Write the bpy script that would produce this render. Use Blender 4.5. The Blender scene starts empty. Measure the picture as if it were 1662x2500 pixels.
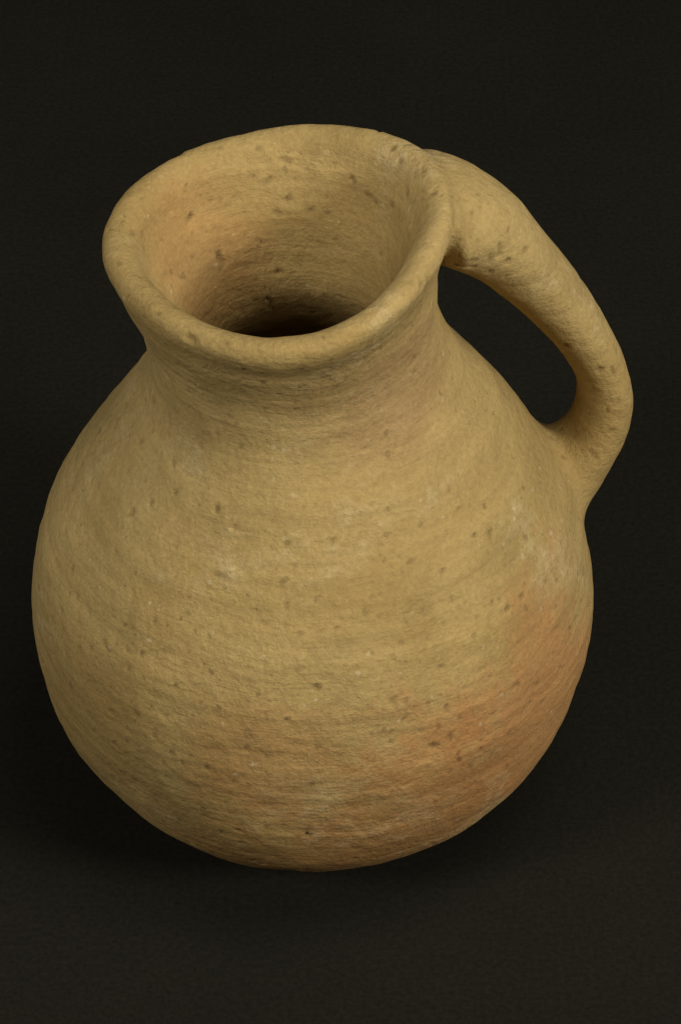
import bpy, bmesh, math, random
from mathutils import Vector, Matrix, noise
scene = bpy.context.scene
C = scene.collection
R = 0.065                                   # body radius, metres

# ------------------------------------------------------------ camera
PITCH = math.radians(41)
DIST = 0.95
TARGET = Vector((0.0065, 0, 0.0828))
cam_d = bpy.data.cameras.new('camera'); cam = bpy.data.objects.new('camera', cam_d); C.objects.link(cam)
cam.location = TARGET + Vector((0, -math.cos(PITCH), math.sin(PITCH))) * DIST
cam.rotation_euler = (math.pi/2 - PITCH, 0, 0)
cam_d.sensor_fit = 'VERTICAL'; cam_d.sensor_height = 36; cam_d.lens = 143.5
cam_d.clip_start = 0.01; cam_d.clip_end = 50
scene.camera = cam

# ------------------------------------------------------------ world (dim studio) and lamps
w = bpy.data.worlds.new('World'); scene.world = w; w.use_nodes = True
bg = w.node_tree.nodes['Background']
bg.inputs[0].default_value = (1.0, 0.90, 0.75, 1); bg.inputs[1].default_value = 0.05
def area(name, loc, aim, size, power, col):
    d = bpy.data.lights.new(name, 'AREA'); d.shape = 'DISK'; d.size = size; d.energy = power; d.color = col
    o = bpy.data.objects.new(name, d); C.objects.link(o); o.location = loc
    o.rotation_euler = (Vector(aim) - Vector(loc)).to_track_quat('-Z', 'Y').to_euler()
    return o
area('left_lamp', (-0.85, -0.75, 0.92), (0, 0, 0.08), 0.32, 8.0, (1.0, 0.94, 0.78))
area('right_lamp', (1.04, -0.72, 0.76), (0, 0, 0.08), 0.32, 13.0, (1.0, 0.94, 0.78))
area('overhead_lamp', (0.26, -0.25, 1.10), (0, 0, 0.08), 0.55, 4.6, (1.0, 0.94, 0.78))

vs = scene.view_settings
scene.display_settings.display_device = 'sRGB'
vs.view_transform = 'Standard'; vs.look = 'None'; vs.exposure = 0.0; vs.gamma = 1.0; vs.use_curve_mapping = False

# ------------------------------------------------------------ materials
def new_mat(name):
    m = bpy.data.materials.new(name); m.use_nodes = True
    nt = m.node_tree; b = nt.nodes['Principled BSDF']
    return m, nt, b
def N(nt, t, **kw):
    n = nt.nodes.new(t)
    for k, v in kw.items():
        if hasattr(n, k): setattr(n, k, v)
        else: n.inputs[k].default_value = v
    return n

def ramp(nt, src, p0, p1, c0=(0,0,0,1), c1=(1,1,1,1)):
    r = N(nt, 'ShaderNodeValToRGB'); nt.links.new(src, r.inputs[0])
    e = r.color_ramp.elements
    e[0].position, e[1].position = p0, p1; e[0].color, e[1].color = c0, c1
    return r.outputs[0]
def mix(nt, fac, a, b, mode='MIX'):
    n = nt.nodes.new('ShaderNodeMix'); n.data_type = 'RGBA'; n.blend_type = mode
    for sock, v in ((n.inputs[0], fac), (n.inputs[6], a), (n.inputs[7], b)):
        if hasattr(v, 'is_linked'): nt.links.new(v, sock)
        else: sock.default_value = v
    return n.outputs[2]
def mth(nt, op, a, b):
    n = nt.nodes.new('ShaderNodeMath'); n.operation = op
    for sock, v in zip(n.inputs, (a, b)):
        if hasattr(v, 'is_linked'): nt.links.new(v, sock)
        else: sock.default_value = v
    return n.outputs[0]
def clay():
    m, nt, b = new_mat('buff_clay'); L = nt.links.new
    tc = N(nt, 'ShaderNodeTexCoord'); O = tc.outputs['Object']
    def nz(scale, detail=4, rough=.6, dist=0, off=(0,0,0), st=(1,1,1)):
        mp = N(nt, 'ShaderNodeMapping'); L(O, mp.inputs[0]); mp.inputs[1].default_value = off; mp.inputs[3].default_value = st
        n = N(nt, 'ShaderNodeTexNoise', Scale=scale, Detail=detail, Roughness=rough, Distortion=dist); L(mp.outputs[0], n.inputs['Vector'])
        return n.outputs[0]
    col = ramp(nt, nz(17, 5, .62, .4), .30, .70, (.355, .245, .092, 1), (.520, .385, .172, 1))
    # cloudy firing colour: warmer, redder clay showing in patches of its own
    warp = nz(26, 5, .65, .3, (.3, .1, .7))
    fray = nz(120, 6, .72, .5, (4, 4, 1))
    for (px, py, pz, rad, amt, pc) in ((.80,-.58,.76,.72,.88,(.455,.245,.102,1)), (.45,-.85,.60,.60,.60,(.46,.225,.082,1)), (-.12,-.96,.98,.36,.38,(.47,.25,.10,1)),
                                       (.0,-.70,.36,.72,.75,(.36,.195,.066,1)), (.30,-.34,2.12,.38,.55,(.345,.215,.110,1)), (-.42,.22,2.26,.34,.42,(.47,.25,.10,1)), (-.75,-.60,.85,.40,.45,(.33,.215,.080,1))):
        d = N(nt, 'ShaderNodeVectorMath', operation='DISTANCE'); L(O, d.inputs[0]); d.inputs[1].default_value = (px*R, py*R, pz*R)
        f = mth(nt, 'ADD', mth(nt, 'DIVIDE', d.outputs['Value'], rad*R), mth(nt, 'MULTIPLY', mth(nt, 'SUBTRACT', warp, .5), 1.6))
        f = mth(nt, 'ADD', f, mth(nt, 'MULTIPLY', mth(nt, 'SUBTRACT', fray, .5), 1.1))
        f = ramp(nt, f, .48, 1.08, (amt, amt, amt, 1), (0, 0, 0, 1))
        col = mix(nt, f, col, pc)
    # olive-brown soil stain, blotchy
    st = ramp(nt, nz(34, 6, .68, .6, (2, 5, 1)), .53, .70)
    col = mix(nt, mth(nt, 'MULTIPLY', st, .42), col, (.245, .175, .070, 1))
    # pale lime crust in thin broken patches
    lm = mth(nt, 'MULTIPLY', ramp(nt, nz(22, 5, .7, .5, (7, 2, 4)), .54, .66), ramp(nt, nz(260, 5, .75), .42, .60))
    col = mix(nt, mth(nt, 'MULTIPLY', lm, .42), col, (.66, .545, .335, 1))
    # horizontal wiping streaks left by the potter
    sk = ramp(nt, nz(60, 5, .6, .2, (0, 0, 0), (.22, .22, 3.2)), .35, .68, (.86, .85, .82, 1), (1.07, 1.07, 1.06, 1))
    col = mix(nt, .75, col, sk, 'MULTIPLY')
    # fine grain
    gr = ramp(nt, nz(900, 4, .75), .30, .72, (.80, .78, .74, 1), (1.14, 1.14, 1.14, 1))
    col = mix(nt, .8, col, gr, 'MULTIPLY')
    # grit: dark and pale inclusions
    def specks(scale, size, thr, off):
        mp = N(nt, 'ShaderNodeMapping'); L(O, mp.inputs[0]); mp.inputs[1].default_value = off
        wn = N(nt, 'ShaderNodeTexNoise', Scale=scale*1.6, Detail=2.0); L(mp.outputs[0], wn.inputs['Vector'])
        ad = N(nt, 'ShaderNodeVectorMath', operation='MULTIPLY_ADD'); L(wn.outputs['Color'], ad.inputs[0]); ad.inputs[1].default_value = (.9/scale,)*3; L(mp.outputs[0], ad.inputs[2])
        v = N(nt, 'ShaderNodeTexVoronoi', Scale=scale); L(ad.outputs[0], v.inputs['Vector'])
        sp = nt.nodes.new('ShaderNodeSeparateColor'); L(v.outputs['Color'], sp.inputs[0])
        return mth(nt, 'MULTIPLY', mth(nt, 'LESS_THAN', v.outputs['Distance'], mth(nt, 'MULTIPLY', sp.outputs[1], size)), mth(nt, 'GREATER_THAN', sp.outputs[0], thr))
    dark = specks(470, .34, .72, (0, 0, 0)); pale = specks(430, .28, .84, (1, 3, 2)); hole = specks(260, .24, .78, (4, 1, 2))
    clus = ramp(nt, nz(30, 4, .65, .4, (3, 8, 5)), .42, .62)
    dark = mth(nt, 'MULTIPLY', dark, mth(nt, 'ADD', mth(nt, 'MULTIPLY', clus, .8), .2)); pale = mth(nt, 'MULTIPLY', pale, mth(nt, 'ADD', mth(nt, 'MULTIPLY', clus, .7), .3))
    col = mix(nt, mth(nt, 'MULTIPLY', dark, .42), col, (.115, .072, .035, 1))
    col = mix(nt, mth(nt, 'MULTIPLY', pale, .38), col, (.70, .62, .45, 1))
    col = mix(nt, mth(nt, 'MULTIPLY', hole, .35), col, (.13, .085, .04, 1))
    # soil held in the pits of the surface (stored per vertex from the relief)
    at = nt.nodes.new('ShaderNodeAttribute'); at.attribute_name = 'soil'
    col = mix(nt, mth(nt, 'MULTIPLY', at.outputs['Fac'], .50), col, (.17, .112, .050, 1))
    L(col, b.inputs['Base Color'])
    h = mth(nt, 'ADD', mth(nt, 'MULTIPLY', nz(420, 6, .72), .9), mth(nt, 'MULTIPLY', nz(130, 5, .65, .3), 1.1))
    h = mth(nt, 'ADD', h, mth(nt, 'MULTIPLY', nz(90, 4, .6, 0, (0, 0, 0), (.2, .2, 3.5)), .7))
    h = mth(nt, 'SUBTRACT', h, mth(nt, 'MULTIPLY', hole, 1.6))
    h = mth(nt, 'ADD', h, mth(nt, 'MULTIPLY', lm, .25))
    bump = N(nt, 'ShaderNodeBump', Strength=0.7, Distance=0.0012); L(h, bump.inputs['Height']); L(bump.outputs[0], b.inputs['Normal'])
    b.inputs['Roughness'].default_value = 0.88; b.inputs['Specular IOR Level'].default_value = 0.22
    return m
def cloth():
    m, nt, b = new_mat('dark_backdrop'); L = nt.links.new
    tc = N(nt, 'ShaderNodeTexCoord'); O = tc.outputs['Object']
    n1 = N(nt, 'ShaderNodeTexNoise', Scale=9.0, Detail=6.0, Roughness=.65); L(O, n1.inputs['Vector'])
    n2 = N(nt, 'ShaderNodeTexNoise', Scale=700.0, Detail=5.0, Roughness=.8); L(O, n2.inputs['Vector'])
    c = ramp(nt, n1.outputs[0], .3, .7, (.0108, .0104, .0084, 1), (.0145, .0138, .0112, 1))
    c = mix(nt, .8, c, ramp(nt, n2.outputs[0], .3, .7, (.55, .55, .55, 1), (1.5, 1.5, 1.5, 1)), 'MULTIPLY')
    L(c, b.inputs['Base Color'])
    bump = N(nt, 'ShaderNodeBump', Strength=0.35, Distance=0.0005); L(n2.outputs[0], bump.inputs['Height']); L(bump.outputs[0], b.inputs['Normal'])
    b.inputs['Roughness'].default_value = 0.95; b.inputs['Specular IOR Level'].default_value = 0.05
    return m
CLAY = clay(); DARK = cloth()

# ------------------------------------------------------------ backdrop
def link_mesh(name, bm, mat, parent=None, smooth=True):
    me = bpy.data.meshes.new(name); bm.normal_update(); bm.to_mesh(me); bm.free()
    for p in me.polygons: p.use_smooth = smooth
    me.materials.append(mat)
    o = bpy.data.objects.new(name, me); C.objects.link(o); o.parent = parent
    return o
bm = bmesh.new()
vs_ = [bm.verts.new(v) for v in ((-3,-3,0),(3,-3,0),(3,3,0),(-3,3,0))]; bm.faces.new(vs_)
g = link_mesh('backdrop', bm, DARK, smooth=False); g['kind'] = 'structure'

# ------------------------------------------------------------ jug
def catmull(pts, n):
    out = []
    P = [pts[0]] + list(pts) + [pts[-1]]
    for i in range(1, len(P)-2):
        p0, p1, p2, p3 = (Vector(p) for p in P[i-1:i+3])
        for k in range(n):
            t = k/n
            out.append(0.5*((2*p1) + (p2-p0)*t + (2*p0-5*p1+4*p2-p3)*t*t + (3*p1-p0-3*p2+p3)*t*t*t))
    out.append(Vector(pts[-1])); return out
outer = [(0,0),(.24,.0),(.48,.05),(.75,.20),(.95,.50),(1.02,.86),(.98,1.2),(.84,1.5),(.66,1.78),(.55,1.96),(.51,2.10),(.515,2.26),(.555,2.42),(.59,2.51)]
lip = [(.592,2.55),(.565,2.582),(.515,2.575),(.475,2.53)]
inner = [(.435,2.43),(.395,2.31),(.36,2.18),(.345,2.06),(.37,1.94),(.46,1.79),(.66,1.54),(.89,1.2),(.88,.7),(.5,.25),(0,.14)]
prof = catmull(outer+lip+inner, 8)
NS = 256
def smooth(a, b, x):
    t = min(1, max(0, (x-a)/(b-a))); return t*t*(3-2*t)
def place(r, z, a):
    """profile point -> jug space (body radii), with the hand-made lean and unevenness"""
    k = smooth(1.6, 2.5, z)
    r *= 1 + .04*smooth(2.0, 2.5, z)*math.cos(3*(a - math.radians(-82)))     # mouth squeezed slightly three-cornered
    da = (math.degrees(a)+84+180) % 360-180                                   # front of the lip drawn out into a blunt point
    q = smooth(2.05, 2.55, z)*math.exp(-(da/34)**2); r *= 1+.05*q; z -= .005*q
    if z < 1: z = 1-(1-z)*.965
    x, y = r*math.cos(a), r*math.sin(a)
    x -= 0.10*k
    z += k*(y*0.04 + x*0.12)
    d = noise.noise(Vector((x, y, z))*1.1+Vector((3, 1, 7)))*0.025
    return Vector((x*(1+d), y*(1+d), z))
bm = bmesh.new(); rings = []
for p in prof:
    if p[0] < 1e-6: rings.append([bm.verts.new(place(0, p[1], 0))])
    else: rings.append([bm.verts.new(place(p[0], p[1], 2*math.pi*j/NS)) for j in range(NS)])
for A, B in zip(rings, rings[1:]):
    for j in range(NS):
        k = (j+1) % NS
        if len(A) == 1: bm.faces.new((A[0], B[k], B[j]))
        elif len(B) == 1: bm.faces.new((A[j], A[k], B[0]))
        else: bm.faces.new((A[j], A[k], B[k], B[j]))
# handle: a strap swept from the rim down to the shoulder
path = [(.34,.21,2.455),(.45,.25,2.45),(.57,.29,2.365),(.72,.335,2.18),(.895,.36,1.94),(1.02,.36,1.70),(1.05,.34,1.51),(.99,.31,1.35),(.88,.28,1.22),(.78,.25,1.12)]
cs = catmull(path, 12); rings = []; M = 40
for i, c in enumerate(cs):
    t = (cs[min(i+1, len(cs)-1)] - cs[max(i-1, 0)]).normalized()
    side = Vector((-.3, 1, 0)); side = (side - t*side.dot(t)).normalized(); up = t.cross(side)
    f = i/(len(cs)-1)
    tip = .30 + .70*smooth(0, .10, f)
    wd = (.165 + .13*(1-smooth(.06, .45, f)) + .06*smooth(.75, 1, f))*tip
    th = (.095 + .065*(1-smooth(.15, .55, f)) + .055*smooth(.7, .95, f))*tip
    rings.append([bm.verts.new(c + side*wd*math.cos(a) + up*th*math.sin(a)) for a in (2*math.pi*j/M for j in range(M))])
for A, B in zip(rings, rings[1:]):
    for j in range(M):
        k = (j+1) % M; bm.faces.new((A[j], A[k], B[k], B[j]))
bm.faces.new(list(reversed(rings[0]))); bm.faces.new(rings[-1])
bmesh.ops.recalc_face_normals(bm, faces=bm.faces)
me = bpy.data.meshes.new('raw_jug'); bm.to_mesh(me); bm.free()
raw = bpy.data.objects.new('raw_jug', me); C.objects.link(raw)
md = raw.modifiers.new('fuse', 'REMESH'); md.mode = 'VOXEL'; md.voxel_size = 0.0115
sm = raw.modifiers.new('soften', 'SMOOTH'); sm.factor = 0.5; sm.iterations = 14
dg = bpy.context.evaluated_depsgraph_get(); dg.update()
fused = bpy.data.meshes.new_from_object(raw.evaluated_get(dg))
bpy.data.objects.remove(raw)
import numpy as np
nv = len(fused.vertices)
co = np.empty(nv*3); fused.vertices.foreach_get('co', co); co = co.reshape(-1, 3)
no = np.empty(nv*3); fused.vertex_normals.foreach_get('vector', no); no = no.reshape(-1, 3)
# draw the handle's joints smoothly into the wall
ne = len(fused.edges); ev = np.empty(ne*2, dtype=np.int32); fused.edges.foreach_get('vertices', ev); ev = ev.reshape(-1, 2)
deg = np.bincount(ev.ravel(), minlength=nv).astype(float)
def relax(center, r0, r1, iters):
    w = np.clip((r1-np.linalg.norm(co-np.array(center), axis=1))/(r1-r0), 0, 1)[:, None]*.5
    for _ in range(iters):
        acc = np.zeros_like(co)
        for k in range(3):
            acc[:, k] = np.bincount(ev[:, 0], co[ev[:, 1], k], nv)+np.bincount(ev[:, 1], co[ev[:, 0], k], nv)
        co[:] += w*(acc/deg[:, None]-co)
relax((.50, .20, 2.36), .10, .30, 45); relax((.42, .30, 2.62), .08, .24, 14); relax((.93, .30, 1.38), .16, .34, 120)
fused.vertices.foreach_set('co', co.ravel()); fused.update()
fused.vertex_normals.foreach_get('vector', (tmp := np.empty(nv*3))); no = tmp.reshape(-1, 3)
# hand-made relief: throwing ridges, lumps, pits
axis = np.array([(c.x, c.y, c.z) for c in cs])
dist = np.full(nv, 9.0)
for q in axis[6:-4]: dist = np.minimum(dist, np.linalg.norm(co-q, axis=1))
handle_w = np.clip((0.26-dist)/0.10, 0, 1)
disp = np.zeros(nv); soil = np.zeros(nv)
chips = [(128, .045), (-120, .035)]       # slight wear round the lip: angle, size
chip_c = [np.array(place(.60, 2.56, math.radians(a))) for a, _ in chips]
for i in range(nv):
    v = Vector(co[i])
    lump = noise.noise(v*3.1)*.010 + noise.noise(v*7+Vector((5, 0, 0)))*.0045 + noise.noise(v*19)*.0018
    zz = v.z + .03*noise.noise(v*1.4) + .02*v.x
    ridge = (noise.noise(Vector((zz*9, 0, 3)))*.004 + noise.noise(Vector((zz*24, 7, 1)))*.0012)*(1-handle_w[i])
    pit = noise.noise(v*30+Vector((0, 9, 0)))
    pm = max(0, pit-.50+.16*noise.noise(v*2.3+Vector((2, 2, 8))))
    disp[i] = lump + ridge - .04*pm
    soil[i] = min(1, pm*5)
    for (a, rad), c in zip(chips, chip_c):
        dd = np.linalg.norm(co[i]-c)/(rad*(1+.5*noise.noise(v*22)))
        if dd < 1: disp[i] -= .045*(1-dd*dd)*(rad/.075)
co2 = (co + no*disp[:, None])*R; co2[:, 2] -= co2[:, 2].min() - .0002
fused.vertices.foreach_set('co', co2.ravel()); fused.update()
no = np.empty(nv*3); fused.vertex_normals.foreach_get('vector', no); no = no.reshape(-1, 3)
# split into parts along the natural breaks of the form
nf = len(fused.polygons)
fv = np.empty(nf*4, dtype=np.int32); fused.loops.foreach_get('vertex_index', fv); fv = fv.reshape(-1, 4)
fc = co[fv].mean(1); fd = dist[fv].mean(1); fz = fc[:, 2]-.12*fc[:, 0]-.04*fc[:, 1]
fr = np.hypot(fc[:, 0]+.10, fc[:, 1])
is_h = (fd < .235) & (((fz > 1.95) & (fr > .66)) | ((fz <= 1.95) & (np.hypot(fc[:, 0], fc[:, 1]) > .98)) )
part = np.where(is_h, 3, np.where(fz > 2.44, 2, np.where((fz > 2.0) & (fr < .7), 1, 0)))
jug = bpy.data.objects.new('jug', None); C.objects.link(jug)
jug['label'] = 'round-bellied buff ceramic jug with wide mouth, one loop handle and reddish lower right side'; jug['category'] = 'jug'
for k, nm in enumerate(('body', 'neck', 'rim', 'handle')):
    f = fv[part == k]; used, inv = np.unique(f, return_inverse=True)
    m = bpy.data.meshes.new(nm); m.from_pydata(co2[used].tolist(), [], inv.reshape(-1, 4).tolist())
    for p in m.polygons: p.use_smooth = True
    m.normals_split_custom_set_from_vertices(no[used].tolist())
    m.materials.append(CLAY)
    at = m.attributes.new('soil', 'FLOAT', 'POINT'); at.data.foreach_set('value', soil[used])
    o = bpy.data.objects.new(nm, m); C.objects.link(o); o.parent = jug
print('JUG verts', nv)
